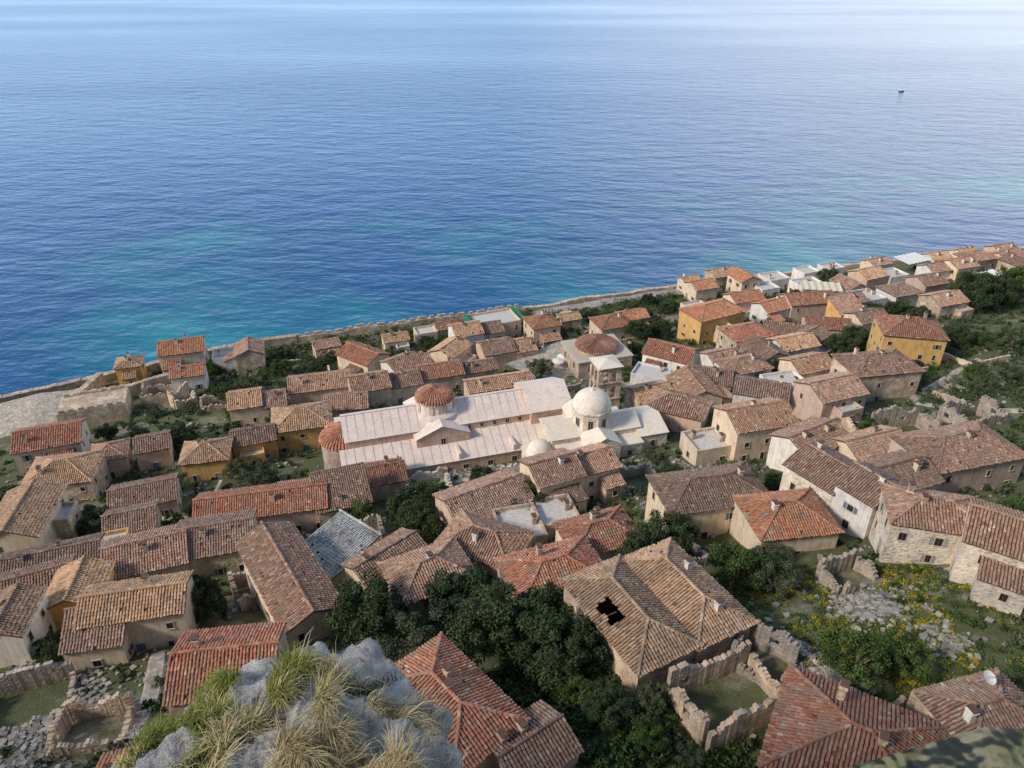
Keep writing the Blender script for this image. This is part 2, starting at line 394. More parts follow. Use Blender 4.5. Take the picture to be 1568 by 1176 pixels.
# ------------------------------------------------------------------ ribbons
def ribbon(name,pts,w,m,lift=.12):
    P=[]
    for i in range(len(pts)-1):
        (x0,y0),(x1,y1)=pts[i],pts[i+1]; n=max(1,int(math.hypot(x1-x0,y1-y0)/1.2))
        for k in range(n): P.append((x0+(x1-x0)*k/n,y0+(y1-y0)*k/n))
    P.append(pts[-1]); mb=MB(); k=5; rows=[]
    for i,(x,y) in enumerate(P):
        a=P[max(0,i-1)];b=P[min(len(P)-1,i+1)]; dx,dy=b[0]-a[0],b[1]-a[1]; l=math.hypot(dx,dy); nx,ny=-dy/l,dx/l
        r=[]
        zz=max(gz(x+nx*w*t,y+ny*w*t) for t in(-.5,0,.5))+lift
        for j in range(k):
            t=(j/(k-1)-.5)*w; r.append(len(mb.v)); mb.v.append((x+nx*t,y+ny*t,zz+(-.5 if j in(0,k-1) else 0)))
        rows.append(r)
    for i in range(len(rows)-1):
        for j in range(k-1): mb.f.append((rows[i][j],rows[i+1][j],rows[i+1][j+1],rows[i][j+1])[::-1]); mb.m.append(0)
    return mb.obj(name,[m])
def coast(x): return float(np.interp(x,CX,CY))
ribbon('paved_promenade',[(x,coast(x)-6) for x in range(6,110,6)],6,M_PAVE)
ribbon('paved_square',[(4,158),(20,176)],17,M_PAVE,.1)
ribbon('paved_terrace',[(-140,140),(-104,156)],20,M_PAVE,.2)
ribbon('stone_path',[(22,56),(26,52.5),(29.5,49.3),(31,45),(29,41)],2.2,M_PAVE)
ribbon('footpath',[(108,152),(98,143),(88,134),(84,131),(78,124),(84,118),(95,115)],2.2,M_PAVE)
ribbon('stone_lane',[(-64,98),(-50,93),(-36,97),(-22,104),(-4,100),(12,101)],2.6,M_PAVE)
ribbon('stone_lane',[(20,160),(34,142),(48,135),(60,128)],2.6,M_PAVE)
ribbon('stone_lane',[(-40,58),(-37,50),(-36,44)],3,M_PAVE)

# ------------------------------------------------------------------ walls
def wall_line(name,pts,t,h,wc='st',cren=False,below=3):
    mb=MB()
    for i in range(len(pts)-1):
        (x0,y0,),(x1,y1)=pts[i],pts[i+1]; L=math.hypot(x1-x0,y1-y0); n=max(1,int(L/1.2)); a=atan2(y1-y0,x1-x0)
        for k in range(n):
            f=(k+.5)/n; x=x0+(x1-x0)*f; y=y0+(y1-y0)*f; z=T(x,y)
            hh=h+R.uniform(-.1,.1)+noise.noise((x*.1,y*.1,5))*.8
            mb.box((x,y,z+(hh-below)/2),(L/n+.004,t,hh+below),0,a)
            if cren and k%2==0: mb.box((x,y,z+hh+.4),(L/n*.9,t*.5,.8),0,a)
    return mb.obj(name,[WALL[wc]])
cp=lambda a,b,o=0:[(x,coast(x)-o) for x in np.arange(a,b+.1,6)]
wall_line('sea_wall',cp(-220,-64,1),1.8,2.4,'st',False,12)
wall_line('crenellated_sea_wall',cp(-64,2,1),1.3,1.8,'st',True,12)
wall_line('sea_wall',cp(2,300,1),1.3,1.2,'st',False,12)
wall_line('fortification_wall',[(-109,172),(-107,158),(-103,146)],1.6,4,'st')
wall_line('fortification_wall',[(-107,158),(-92,166),(-84,170)],1.4,3.4,'st')

# ------------------------------------------------------------------ churches
def tiled_dome(par,c,r,rc,zs=.75,n=40,rings=9):
    acc=([],[]); mb=MB()
    prof=[(r*cos(t),r*zs*sin(t)) for t in np.linspace(0,pi/2,12)]
    mb.lathe(c,prof,28); mb.obj('dome_core',[M_ROOFBASE],par)
    for i in range(n):
        a=2*pi*i/n
        for j in range(rings):
            t0=j/rings*pi/2*.97; t1=(j+1)/rings*pi/2*.97
            def P(t,off=-.02): return Vector((c[0]+(r+off)*cos(t)*cos(a),c[1]+(r+off)*cos(t)*sin(a),c[2]+(r*zs+off)*sin(t)))
            A,B=P(t0),P(t1); d=(B-A).normalized(); e=Vector((-sin(a),cos(a),0)); nn=e.cross(d)
            if nn.z<0: nn=-nn; e=-e
            w=2*pi*r*cos((t0+t1)/2)/n
            if w<.14 and i%2: continue
            tile_face(acc,tuple(A-e*w/2),tuple(e),tuple(d),tuple(nn),w,(B-A).length,0,0,w,5)
    quads_obj('dome_tiles',np.concatenate(acc[0]),np.concatenate(acc[1]),ROOF[rc],par)
def gable_block(mb,x0,x1,y0,y1,z0,h,rise,mw=0,mr=1,axis='x',o=.25):
    cx,cy=(x0+x1)/2,(y0+y1)/2
    mb.box((cx,cy,(z0+h)/2),(x1-x0,y1-y0,h-z0),mw)
    a,b,c_,d=x0-o,x1+o,y0-o,y1+o
    if axis=='x':
        Q=[(a,c_,h+.02),(b,c_,h+.02),(b,cy,h+rise),(a,cy,h+rise),(a,d,h+.02),(b,d,h+.02)]
        mb.poly([Q[0],Q[1],Q[2],Q[3]],mr); mb.poly([Q[5],Q[4],Q[3],Q[2]],mr)
        mb.poly([(x0,y0,h),(x0,cy,h+rise-.1),(x0,y1,h)],mw); mb.poly([(x1,y0,h),(x1,y1,h),(x1,cy,h+rise-.1)],mw)
    else:
        Q=[(a,c_,h+.02),(a,d,h+.02),(cx,d,h+rise),(cx,c_,h+rise),(b,c_,h+.02),(b,d,h+.02)]
        mb.poly([Q[0],Q[3],Q[2],Q[1]],mr); mb.poly([Q[3],Q[4],Q[5],Q[2]],mr)
        mb.poly([(x0,y0,h),(x1,y0,h),(cx,y0,h+rise-.1)],mw); mb.poly([(x1,y1,h),(x0,y1,h),(cx,y1,h+rise-.1)],mw)
def big_church():
    x,y=-11,117; a=radians(16.5); e=empty('basilica_church',x,y,T(x,y)-.5,a); FOOT.append((x,y,44,21,a))
    mb=MB(); bz=-5
    gable_block(mb,-20,20,-4.6,4.6,bz,9.2,2.6)
    for s in(-1,1):
        y0,y1=(s*4.6,s*10.0)
        mb.box((0,(y0+y1)/2,(bz+5.4)/2),(42,5.4,5.4-bz))
        P=[(-21.3,s*10.3,5.42),(21.3,s*10.3,5.42),(21.3,s*4.6,7.7),(-21.3,s*4.6,7.7)]
        mb.poly(P if s<0 else P[::-1],1)
        for xx in(-21,21): mb.poly([(xx,s*10,5.4),(xx,s*4.6,5.4),(xx,s*4.6,7.6)],0)
    gable_block(mb,-8,1.5,-6.6,6.6,bz,8.6,2.2,0,1,'y')
    gable_block(mb,13.5,21.5,-5.6,5.6,bz,9.9,2.7,0,1,'x')
    gable_block(mb,21.6,27,-6,3,bz,4.6,1.3,0,1,'y')
    for xx in(-12,-1,9): mb.box((xx,-8.2,6.2),(.5,3.9,1.1),1)
    for xx in(-4,12): mb.box((xx,-10.3,1.5),(1,1.2,6),0)
    for i in range(26): 
        xx=-20.4+i*1.63
        mb.poly([(xx-.05,-10.2,5.5),(xx+.05,-10.2,5.5),(xx+.05,-4.7,7.72),(xx-.05,-4.7,7.72)],2)
        mb.poly([(xx*.95-.04,-4.6,9.36),(xx*.95+.04,-4.6,9.36),(xx*.95+.04,-.1,11.83),(xx*.95-.04,-.1,11.83)],2)
    mb.box((0,0,11.85),(40.6,.3,.14),1)
    mb.obj('walls_and_roofs',[WALL['pk'],M_LIMEP,plain('roof_joint',(.6,.52,.49))],e)
    wb=MB()
    for i in range(9): window(wb,(0,-10,0),(1,0,0),(0,-1,0),-18+i*4.5,2.9,.9,1.3)
    for i in range(5): window(wb,(0,-4.6,0),(1,0,0),(0,-1,0),2+i*2.4,8.0,.6,.8)
    window(wb,(-3.2,-6.6,0),(1,0,0),(0,-1,0),0,6.9,.8,1.2); window(wb,(-21,-7,0),(0,-1,0),(-1,0,0),0,3,.7,1.2)
    wb.obj('windows',[M_PANE,M_TRIM,M_TRIM,M_SHUT[0]],e)
    ap=MB(); ap.lathe((-20,0,0),[(4.2,bz),(4.2,7.2),(4.4,7.25),(4.4,7.5)],20,0,pi/2,3*pi/2); ap.lathe((-21,-7.3,0),[(2,bz),(2,4.6),(2.15,4.7)],14,0,pi/2,3*pi/2); ap.lathe((-21,7.3,0),[(2,bz),(2,4.6),(2.15,4.7)],14,0,pi/2,3*pi/2)
    ap.obj('apse_walls',[WALL['st']],e)
    tiled_dome(e,(-20,0,7.4),4.3,'r',.42,44,8)
    for yy in(-7.3,7.3): tiled_dome(e,(-21,yy,4.7),2.1,'r',.5,22,4)
    d=MB(); d.lathe((-3.2,0,0),[(4.4,8),(4.4,10.6),(3.7,11),(3.4,11),(3.4,12.7),(3.65,12.8),(3.65,13.0),(3.2,13.05)],16,0)
    for i in range(8):
        t=2*pi*(i+.5)/8; window(d,((3.42)*cos(t)-3.2,3.42*sin(t),0),(-sin(t),cos(t),0),(cos(t),sin(t),0),0,11.3,.5,1.1)
    d.obj('drum',[M_LIMEP,M_TRIM,M_LIMEP,M_PANE],e)
    tiled_dome(e,(-3.2,0,13.0),3.45,'r',.5,40,8)
    c=MB(); c.box((-3.2,0,15.2),(.12,.12,1.2)); c.box((-3.2,0,15.4),(.6,.1,.12)); c.obj('cross',[M_SHUT[3]],e)
big_church()
def dome_church():
    x,y=14,111.5; a=radians(16); e=empty('white_domed_church',x,y,T(x,y)-.5,a); FOOT.append((x,y,22,14,a))
    mb=MB(); bz=-5
    mb.box((0,0,(bz+4.8)/2),(15,12,4.8-bz)); mb.box((0,0,4.95),(15.4,12.4,.3),1)
    gable_block(mb,-8.2,8.2,-2.9,2.9,bz,6.2,1.7,0,1,'x'); gable_block(mb,-2.9,2.9,-7,7,bz,6.2,1.7,0,1,'y')
    gable_block(mb,7.6,13,-4.5,4.5,bz,5.2,1.5,0,1,'x')
    mb.lathe((0,0,0),[(3.45,5.2),(3.45,9.9),(3.75,10.05),(3.75,10.3),(3.4,10.35)],8,0)
    mb.box((-10.3,-2.5,(bz+3.8)/2),(5.0,5.0,3.8-bz))
    mb.box((-10.3,-2.5,3.86),(5.3,5.3,.18),1)
    mb.lathe((-2,-6,0),[(2.4,bz),(2.4,5.2),(2.6,5.3)],18,0,pi,2*pi)
    mb.obj('walls_and_vaults',[WALL['sw'],M_CREAMD],e,False)
    db=MB()
    db.lathe((0,0,10.3),[(3.4*cos(t),3.1*sin(t)) for t in np.linspace(0,pi/2,14)],40,0)
    db.lathe((0,0,13.3),[(.4,0),(.35,.25),(.1,.4),(.07,.9)],8,0)
    db.lathe((-10.3,-2.5,3.8),[(2.2,0),(2.2,.6)]+[(2.1*cos(t),.6+1.9*sin(t)) for t in np.linspace(0,pi/2,10)],24,0)
    db.lathe((-2,-6,0),[(2.5*cos(t),5.3+1.5*sin(t)) for t in np.linspace(0,pi/2,8)],18,0,pi,2*pi)
    db.obj('domes',[M_CREAMD],e,True)
    wb=MB()
    for i in range(8):
        t=2*pi*(i+.5)/8; rr=3.45*cos(pi/8); window(wb,(rr*cos(t),rr*sin(t),0),(-sin(t),cos(t),0),(cos(t),sin(t),0),0,6.8,.8,2.1)
    window(wb,(0,-7,0),(1,0,0),(0,-1,0),0,4.0,.9,1.6); window(wb,(5.2,-6,0),(1,0,0),(0,-1,0),0,2.6,.7,1.1); window(wb,(10.3,-4.5,0),(1,0,0),(0,-1,0),0,2.6,.8,1.3);window(wb,(-10.3,-5.0,0),(1,0,0),(0,-1,0),0,1.8,.6,1)
    wb.obj('windows',[M_PANE,M_TRIM,M_TRIM,M_SHUT[0]],e)
dome_church()
def bell_tower():
    x,y=18.3,127.5; e=empty('bell_tower',x,y,T(x,y)+.4,radians(16)); FOOT.append((x,y,6,6,0)); mb=MB(); s=4.8
    mb.box((0,0,1.5),(s,s,9)); mb.box((0,0,6.08),(s+.3,s+.3,.16),0)
    for z0,ph in((6.16,2.4),(9.7,2.2)):
        for sx in(-1,0,1):
            for sy in(-1,0,1):
                if sx==0 and sy==0: continue
                w=.95 if sx and sy else .5
                mb.box((sx*(s/2-w/2-.05),sy*(s/2-w/2-.05),z0+ph/2),(w,w,ph))
        for k in range(4):
            a=k*pi/2
            for c0 in(-1.0,1.0):
                for j in range(6):
                    t=pi*(j+.5)/6; px=c0+.7*cos(t); pz=z0+ph+.55*sin(t)-.2
                    X=px; Y=-(s/2-.3); mb.box((X*cos(a)-Y*sin(a),X*sin(a)+Y*cos(a),pz+.25),(.42,.5,.5),0,a)
        mb.box((0,0,z0+ph+.78),(s-.1,s-.1,.5)); mb.box((0,0,z0+ph+1.1),(s+.2,s+.2,.14),0)
    zt=9.7+2.2+1.18
    k=s/2+.25; ap=(0,0,zt+.9); Q=[(-k,-k,zt),(k,-k,zt),(k,k,zt),(-k,k,zt)]
    for i in range(4): mb.poly([Q[i],Q[(i+1)%4],ap],1)
    mb.lathe((0,0,7.2),[(.05,1.0),(.25,.9),(.4,.3),(.55,0)],12,2)
    mb.obj('tower',[WALL['st'],M_CREAMD,M_SHUT[3]],e)
bell_tower()
def mosque():  # former mosque on the square, with a low red-tiled dome
    x,y=21,165; e=empty('domed_mosque',x,y,T(x,y),radians(17)); FOOT.append((x,y,14,14,.3)); mb=MB()
    mb.box((0,0,.5),(14,12,9)); mb.box((0,0,5.12),(14.5,12.5,.25),1)
    mb.lathe((0,0,5.2),[(5.2,0),(5.2,.9),(5.4,1.0),(5.2,1.1)],8,0); mb.obj('walls',[WALL['st'],M_TRIM],e)
    tiled_dome(e,(0,0,6.2),5.2,'r',.25,60,8)
    wb=MB()
    for xx in(-4,0,4): window(wb,(0,-6,0),(1,0,0),(0,-1,0),xx,2.2,1,1.7)
    for xx in(-3,3): window(wb,(-7,0,0),(0,-1,0),(-1,0,0),xx,2.2,1,1.7)
    wb.obj('windows',[M_PANE,M_TRIM,M_TRIM,M_SHUT[0]],e)
mosque()

# ------------------------------------------------------------------ houses
H=[
(-101,173,6,6,17,6,'H','t','st'),(-88.5,178,11,9,17,8,'G','o','cr'),(-82,165,8,6,17,5,'G','o','wh'),(-71,179,8,7,107,5.5,'G','p','st'),(-78,180,7,6,17,4,'F','w','wh'),
(-94,126,12,9,20,6,'G','p','cr'),(-80.4,108,11,9,12,6,'H','t','st'),(-75,89,12,8,100,6,'G','t','cr'),(-77,117,6,6,20,5,'H','p','pk'),(-70,120,6,6,20,5,'G','p','pk'),
(-57,114,8,7,12,5,'H','t','oc'),(-50.5,121,8,6,20,5,'G','p','oc'),(-42.5,127,11,9,15,6,'H','t','oc'),(-57,143,12,8,17,5,'G','t','cr'),
(-38.6,171,11,8,-35,5,'G','o','cr'),(-45,151.5,14,8,14,5,'G','p','st'),(-29,148,16,8,20,6,'G','p','cr'),(-28,166,8,7,40,4,'G','b','wh'),(-36,138.5,9,7,10,4.5,'G','p','st'),
(-16,173,9,7,60,5,'G','t','cr'),(-9.6,184,14,8,22,7,'G','t','wh'),(8.4,190,8,8,20,6,'H','o','cr'),(-1.5,173,14,8,20,5,'G','p','pk'),
(27.6,189.5,9,8,20,5,'H','o','cr'),(35,198,8,6,20,4,'G','o','st'),(-13,156.5,19,7,17,5,'G','r','st'),(-3,147,15,6,17,4,'G','p','pk'),(-23.5,158,8,6,17,4,'S','b','st'),
(54.4,184.8,15,9,27,8,'H','o','oc'),(37.5,156,11,8,-30,6,'G','r','wh'),(31.5,147,8,6,-25,4,'F','w','wh'),(91,154,13,11,-12,9,'H','r','oc'),(73.8,132.4,14,9,10,7,'H','b','st'),
(61.5,225.5,8,7,20,5,'G','o','cr'),(71.7,240,9,7,20,5,'G','t','st'),(76.4,230,8,7,110,6,'G','o','cr'),(83,227,7,6,20,4,'G','t','cr'),(88.5,236,8,7,20,5,'H','p','st'),(96,226,9,7,20,5,'G','r','cr'),
(106,219,9,7,110,5,'G','p','cr'),(117.7,231.6,9,8,25,5,'G','p','pk'),(127,234,8,7,20,5,'H','b','cr'),(141.8,236,8,7,20,5,'G','p','wh'),(150,237,9,8,20,6,'G','p','cr'),(159,243,11,8,20,7,'H','b','st'),(172,247,11,8,30,6,'G','b','cr'),(169,233,12,8,110,6,'G','b','st'),
(70.3,208.8,10,7,20,5,'G','o','cr'),(76,198,11,7,25,5,'G','r','wh'),(86,200,14,8,10,6,'G','r','pk'),(98,201,9,7,20,5,'G','p','st'),(107,207,8,7,110,5,'G','p','cr'),(117,209,10,8,20,5,'H','p','wh'),(131,220,9,8,20,5,'G','b','pk'),(123,196,10,8,20,5,'G','p','st'),
(94.7,181,9,7,20,5,'G','b','cr'),(82,176,11,7,-10,5,'G','r','pk'),(92.9,190,8,6,20,5,'S','p','st'),(59,169,11,8,20,6,'H','r','st'),(70,173,10,7,-20,5,'G','b','wh'),(68,161,10,7,20,5,'G','p','st'),(59,155,9,8,110,5,'G','b','st'),(48.5,152,8,7,20,5,'G','p','wh'),
(74,166,9,6,40,5,'G','b','pk'),(42,138,9,7,-15,5,'G','p','pk'),(51,144.5,10,7,20,5,'H','b','wh'),(49,126,10,7,-20,5,'G','p','wh'),(56,133,8,6,15,4,'F','w','wh'),(60,121,10,8,20,6,'G','p','st'),(64,142,9,7,20,5,'G','b','cr'),
(31.5,121,11,8,-25,5,'H','b','pk'),(28,130,8,6,20,5,'G','p','st'),(37,131,10,8,100,5,'G','b','cr'),(41,106,11,8,15,7,'G','b','st'),(47.4,98,10,7,30,5,'G','b','wh'),(56,96,10,6,20,4,'G','p','cr'),
(9,91.5,14,7,24,7,'G','b','cr'),(-4,85,12,8,30,5,'G','p','pk'),(-22,99.5,8,6,17,4,'G','r','st'),(-38,89.5,19,7,12,5,'G','r','pk'),(-26.4,91.5,8,6,20,4,'S','p','st'),(-61,98,10,7,20,4,'G','p','pk'),(-58,88,7,6,20,4,'G','p','st'),
(-49,75.5,10,8,20,5,'G','p','pk'),(-41,79,10,8,15,5,'G','p','st'),(-26.5,65,17,6.5,-56,6,'G','b','cr'),(-9.8,65,9,7,28,5,'H','p','pk'),(-3.5,72,10,7,-25,5,'H','b','st'),(-15.5,69,9,5,45,5,'G','b','cr'),
(4.8,63.5,11,8,20,4.5,'H','r','pk'),(11,72.5,9,6.5,20,4.5,'H','r','cr'),(1,79,6,7,15,3,'F','w','st'),(6,82,6,6,15,3,'F','w','st'),(26.6,80,14,8,12,6,'H','b','cr'),(34.5,73,10,8,8,4.5,'H','o','cr'),(44,79,13,8,-57,7,'G','b','sw'),
(52.4,82,9,7,20,5,'G','b','st'),(64,88,15,9,15,6,'H','b','pk'),(49,67.5,10,7,-15,6,'H','b','sw'),(55,60,12,8,-32,6,'G','b','sw'),
(-5.6,41.6,11.5,7.5,-48,4.6,'H','r','pk'),(1.6,38.2,6,5,35,2.6,'G','b','st'),(27.3,36.8,12,10.5,-30,4.4,'H','r','sg'),(39.3,39.8,8,6,15,4.5,'H','b','st'),(-27.5,49,9.5,8,8,5.5,'G','r','pk'),
(-43,61.5,11,6,12,6,'G','t','cr'),(-46,57.6,6,4,12,4,'S','p','cr'),(-60,69,8,6,25,5,'G','p','st'),(-53.5,67,7,6,100,5,'G','t','oc'),(-62,75,12,6,20,5,'G','p','cr'),(-57,60,7,5,100,6,'G','t','wh'),(-32,38.5,5.5,3.5,15,1.8,'G','o','st'),
(-52,186,7,5,25,3.5,'G','p','cr'),(-33,189,7,5,20,3.5,'G','t','st'),(-25,194,6,5,20,3.5,'F','w','cr'),(-19,197,7,5,22,4,'G','p','cr'),(17,203,6,5,20,3,'G','t','st'),(55,206,7,5,20,3.5,'F','w','cr'),(60,236,6,5,20,4,'G','t','cr'),(102,243,7,6,22,5,'G','p','cr'),(112,247,7,6,22,5,'G','o','cr'),(128,248,8,6,22,5,'G','p','cr'),(152,254,8,6,20,5,'G','t','wh'),(165,259,8,6,20,5,'G','p','cr'),(180,262,9,7,20,5,'G','b','st'),(186,250,9,7,20,6,'G','b','st'),
]
RV=random.Random(21)
for q in H:
    x,y,L,W,yaw,h,k,rc,wc=q
    if wc=='st' and RV.random()<.4: wc=RV.choice(['wh','cr','cr','oc','pk'])
    if y>150 and x>60 and L<10 and RV.random()<.14: k='F'; wc='wh'; h-=1
    if rc=='p' and RV.random()<.3: rc=RV.choice(['b','r','t'])
    if k=='G' and L>=12 and y>50 and R.random()<.65:
        a=radians(yaw); f=R.uniform(.5,.62); L1=L*f; L2=L-L1; d1=-L/2+L1/2; d2=L/2-L2/2; s=R.uniform(-.8,.8)
        house(x+d1*cos(a),y+d1*sin(a),L1,W,yaw,h,k,rc,wc)
        house(x+d2*cos(a)-s*sin(a),y+d2*sin(a)+s*cos(a),L2-.02,W-R.uniform(.4,1.6),yaw,h-R.uniform(.5,1.1),k,R.choice([rc,'p','b']),R.choice([wc,'cr','wh']))
    else: house(x,y,L,W,yaw,h,k,rc,wc,annex=(y>62))
house(11.4,52.3,12.8,6.8,-62,5.6,'H','t','st',hole=(5.0,8.0,1.0,2.7),chim=False,pitch=25,annex=False)
house(17.4,55.3,12.8,6.8,-62,5.6,'H','t','st',chim=True,pitch=25,annex=False)
house(33,104,7,6,15,3.5,'F','w','cr','cream_house')
house(-58,78.5,8,6,20,4,'F','w','oc','ochre_house',chim=False)
house(-23,73.3,7.4,8.4,-38,4.2,'S','w','cr','whitewashed_roof_house',chim=False,pitch=9,annex=False)
for q in [(-86,158,9,7,17,4,'st'),(-80,155,5,5,40,4,'cr'),(19.5,44,9,6,24,3.6,'st'),(24,48.5,5,4,-40,3.2,'sg'),(33.5,41,5,4,20,3,'st'),(-50,50,8,6,20,2.4,'sg'),(-56,46,6,6,30,2,'st'),(-40,45,6,5,10,2.6,'st'),(68,108,9,6,10,4.5,'sg'),(20,70,7,6,20,3,'sg'),(-22,81,7,5,20,3,'sg'),(-70,150,6,5,20,3,'st'),(57,110,8,6,20,3,'st'),(82,112,9,6,20,3.5,'sg'),(-14,99,7,5,20,2.4,'sw'),(38,62,5,4,20,2.6,'sg'),(-33,70,5,6,30,3,'st'),(0,100,8,5,15,2.6,'sw'),(20,96,6,5,20,2.2,'sg')]: ruin(*q)
b=empty('stone_bastion',-98,149,T(-98,149),radians(20)); mb=MB(); mb.box((0,0,.5),(15,9,9),0,0,.95)
for i in range(7): mb.box((-6+i*2,-3.9,5.35),(1.1,.6,.9),0); mb.box((-6+i*2,3.9,5.35),(1.1,.6,.9),0)
mb.obj('walls',[WALL['st']],b); FOOT.append((-98,149,15,9,.3))
e=house(-5,195,13,9,22,6,'F','w','cr','scaffolded_house',chim=False)
mb=MB(); M_NET=plain('green_net',(.03,.22,.13),.7)
for i in range(8):
    for yy in(-5.4,5.4): mb.box((-7.3+i*2.1,yy,2.5),(.09,.09,9),0)
for z in(2.5,5,6.5):
    for yy in(-5.4,5.4): mb.box((0,yy,z+.05),(14.8,.09,.09),0)
    mb.box((-7.3,0,z),(.09,10.9,.09),0)
mb.poly([(-7.4,-5.5,1),(-7.4,5.5,1),(-7.4,5.5,7.4),(-7.4,-5.5,7.4)],1); mb.poly([(7.4,-5.5,1),(7.4,5.5,1),(7.4,5.5,7.4),(7.4,-5.5,7.4)],1); mb.poly([(-7.4,-5.5,3.5),(-2,-5.5,3.5),(-2,-5.5,7.4),(-7.4,-5.5,7.4)],1)
mb.obj('scaffolding',[M_TRIM,M_NET],e)
def awning(x,y,L,W,yaw,h,c):
    e=empty('canopy',x,y,T(x,y),radians(yaw)); mb=MB()
    n=6
    for i in range(n):
        a0=-L/2+L*i/n; a1=a0+L/n
        for s in(0,1):
            za=h+.25*(s==0); zb=h+.25*(s==1); am=(a0+a1)/2
            p=(a0,am) if s==0 else (am,a1)
            mb.poly([(p[0],-W/2,za),(p[1],-W/2,zb),(p[1],W/2,zb+.5),(p[0],W/2,za+.5)],0)
    for sx in(-1,1):
        for sy in(-1,1): mb.box((sx*(L/2-.1),sy*(W/2-.1),h/2-1),(.12,.12,h+2),1)
    mb.obj('cloth_and_posts',[plain('canvas',c),M_SHUT[0]],e); FOOT.append((x,y,L,W,radians(yaw)))
awning(141,250,11,7,25,5,(.78,.76,.73)); awning(95.7,215,12,6,-10,5.5,(.72,.66,.5)); awning(155,226,8,6,25,4,(.78,.77,.75)); awning(36,165,6,4,20,3,(.7,.65,.6))

# ------------------------------------------------------------------ foliage
def leaf_quads(C,rad,per,size,flat=.75,inner=.55):
    k=len(C); C=np.repeat(C,per,0); r=np.repeat(rad,per)
    d=NR.normal(size=(k*per,3)); d/=np.linalg.norm(d,axis=1)[:,None]
    rr=r*(inner+(1-inner)*NR.random(k*per)**.7); P=C+d*rr[:,None]*np.array([1,1,flat])
    a=NR.normal(size=P.shape)
    b=np.cross(a,d+NR.normal(0,.45,P.shape)); b/=np.linalg.norm(b,axis=1)[:,None]+1e-6; a/=np.linalg.norm(a,axis=1)[:,None]
    s=size*NR.uniform(.6,1.3,k*per)[:,None]
    V=np.stack([P-a*s,P-b*s*.55,P+a*s,P+b*s*.55],1).reshape(-1,3)
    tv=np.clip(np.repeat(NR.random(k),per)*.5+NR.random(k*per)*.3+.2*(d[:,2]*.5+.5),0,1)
    return V,tv
def tube(mb,A,B,r0,r1,n=7):
    A=Vector(A);B=Vector(B); d=(B-A).normalized(); u=d.orthogonal().normalized(); w=d.cross(u); k=len(mb.v)
    for P,r in((A,r0),(B,r1)):
        for i in range(n): q=P+(u*cos(2*pi*i/n)+w*sin(2*pi*i/n))*r; mb.v.append(tuple(q))
    for i in range(n): mb.f.append((k+i,k+(i+1)%n,k+n+(i+1)%n,k+n+i)); mb.m.append(0)
TREES={}
def tree_variant(key,Rr,Hh,nc,per,size,mi,flat=.8):
    C=[];rad=[]; tb=MB(); top=Hh-Rr*.75
    p0=Vector((0,0,-1)); p1=Vector((R.uniform(-.3,.3),R.uniform(-.3,.3),Hh*.3)); tube(tb,p0,p1,.38,.28)
    for i in range(nc):
        a=R.uniform(0,2*pi); rr=Rr*sqrt(R.random())*.88; z=top+R.uniform(-.45,.6)*Rr*(1-.5*(rr/Rr)**2)
        c=Vector((rr*cos(a),rr*sin(a),z)); C.append(c); rad.append(Rr*R.uniform(.12,.3))
        if i%3==0:
            m_=p1.lerp(c,.5)+Vector((0,0,-.3)); tube(tb,p1,m_,.2,.12,6); tube(tb,m_,c,.12,.04,5)
    V,tv=leaf_quads(np.array([tuple(c) for c in C]),np.array(rad),per,size,flat,.35)
    crown=quads_obj('crown',V,tv,M_LEAF[mi],link=False)
    tm=bpy.data.meshes.new('trunk'); tm.from_pydata(tb.v,[],tb.f); tm.materials.append(M_TRUNK)
    TREES[key]=(crown,tm,Rr)
tree_variant('big0',5,8,75,240,.17,0); tree_variant('big1',5,7.5,70,240,.17,0); tree_variant('oli0',4,6,45,200,.14,1); tree_variant('oli1',4,5.5,40,190,.14,1)
tree_variant('grn0',3.5,5.5,42,200,.14,2); tree_variant('grn1',3.2,5,38,200,.14,2)
def tree(key,x,y,r,name,zs=1):
    cr,tm,R0=TREES[key]; e=empty(name,x,y,gz(x,y),R.uniform(0,6)); s=r/R0; e.scale=(s,s,s*zs)
    for nm,me in(('crown',cr),('trunk',tm)):
        o=bpy.data.objects.new(nm,me); o.parent=e; COL.objects.link(o)
def inside(x,y,mrg=.6):
    for hx,hy,L,W,a in FOOT:
        dx,dy=x-hx,y-hy
        if abs(dx)+abs(dy)>40: continue
        u=dx*cos(a)+dy*sin(a); v=-dx*sin(a)+dy*cos(a)
        if abs(u)<L/2+mrg and abs(v)<W/2+mrg: return True
    return False
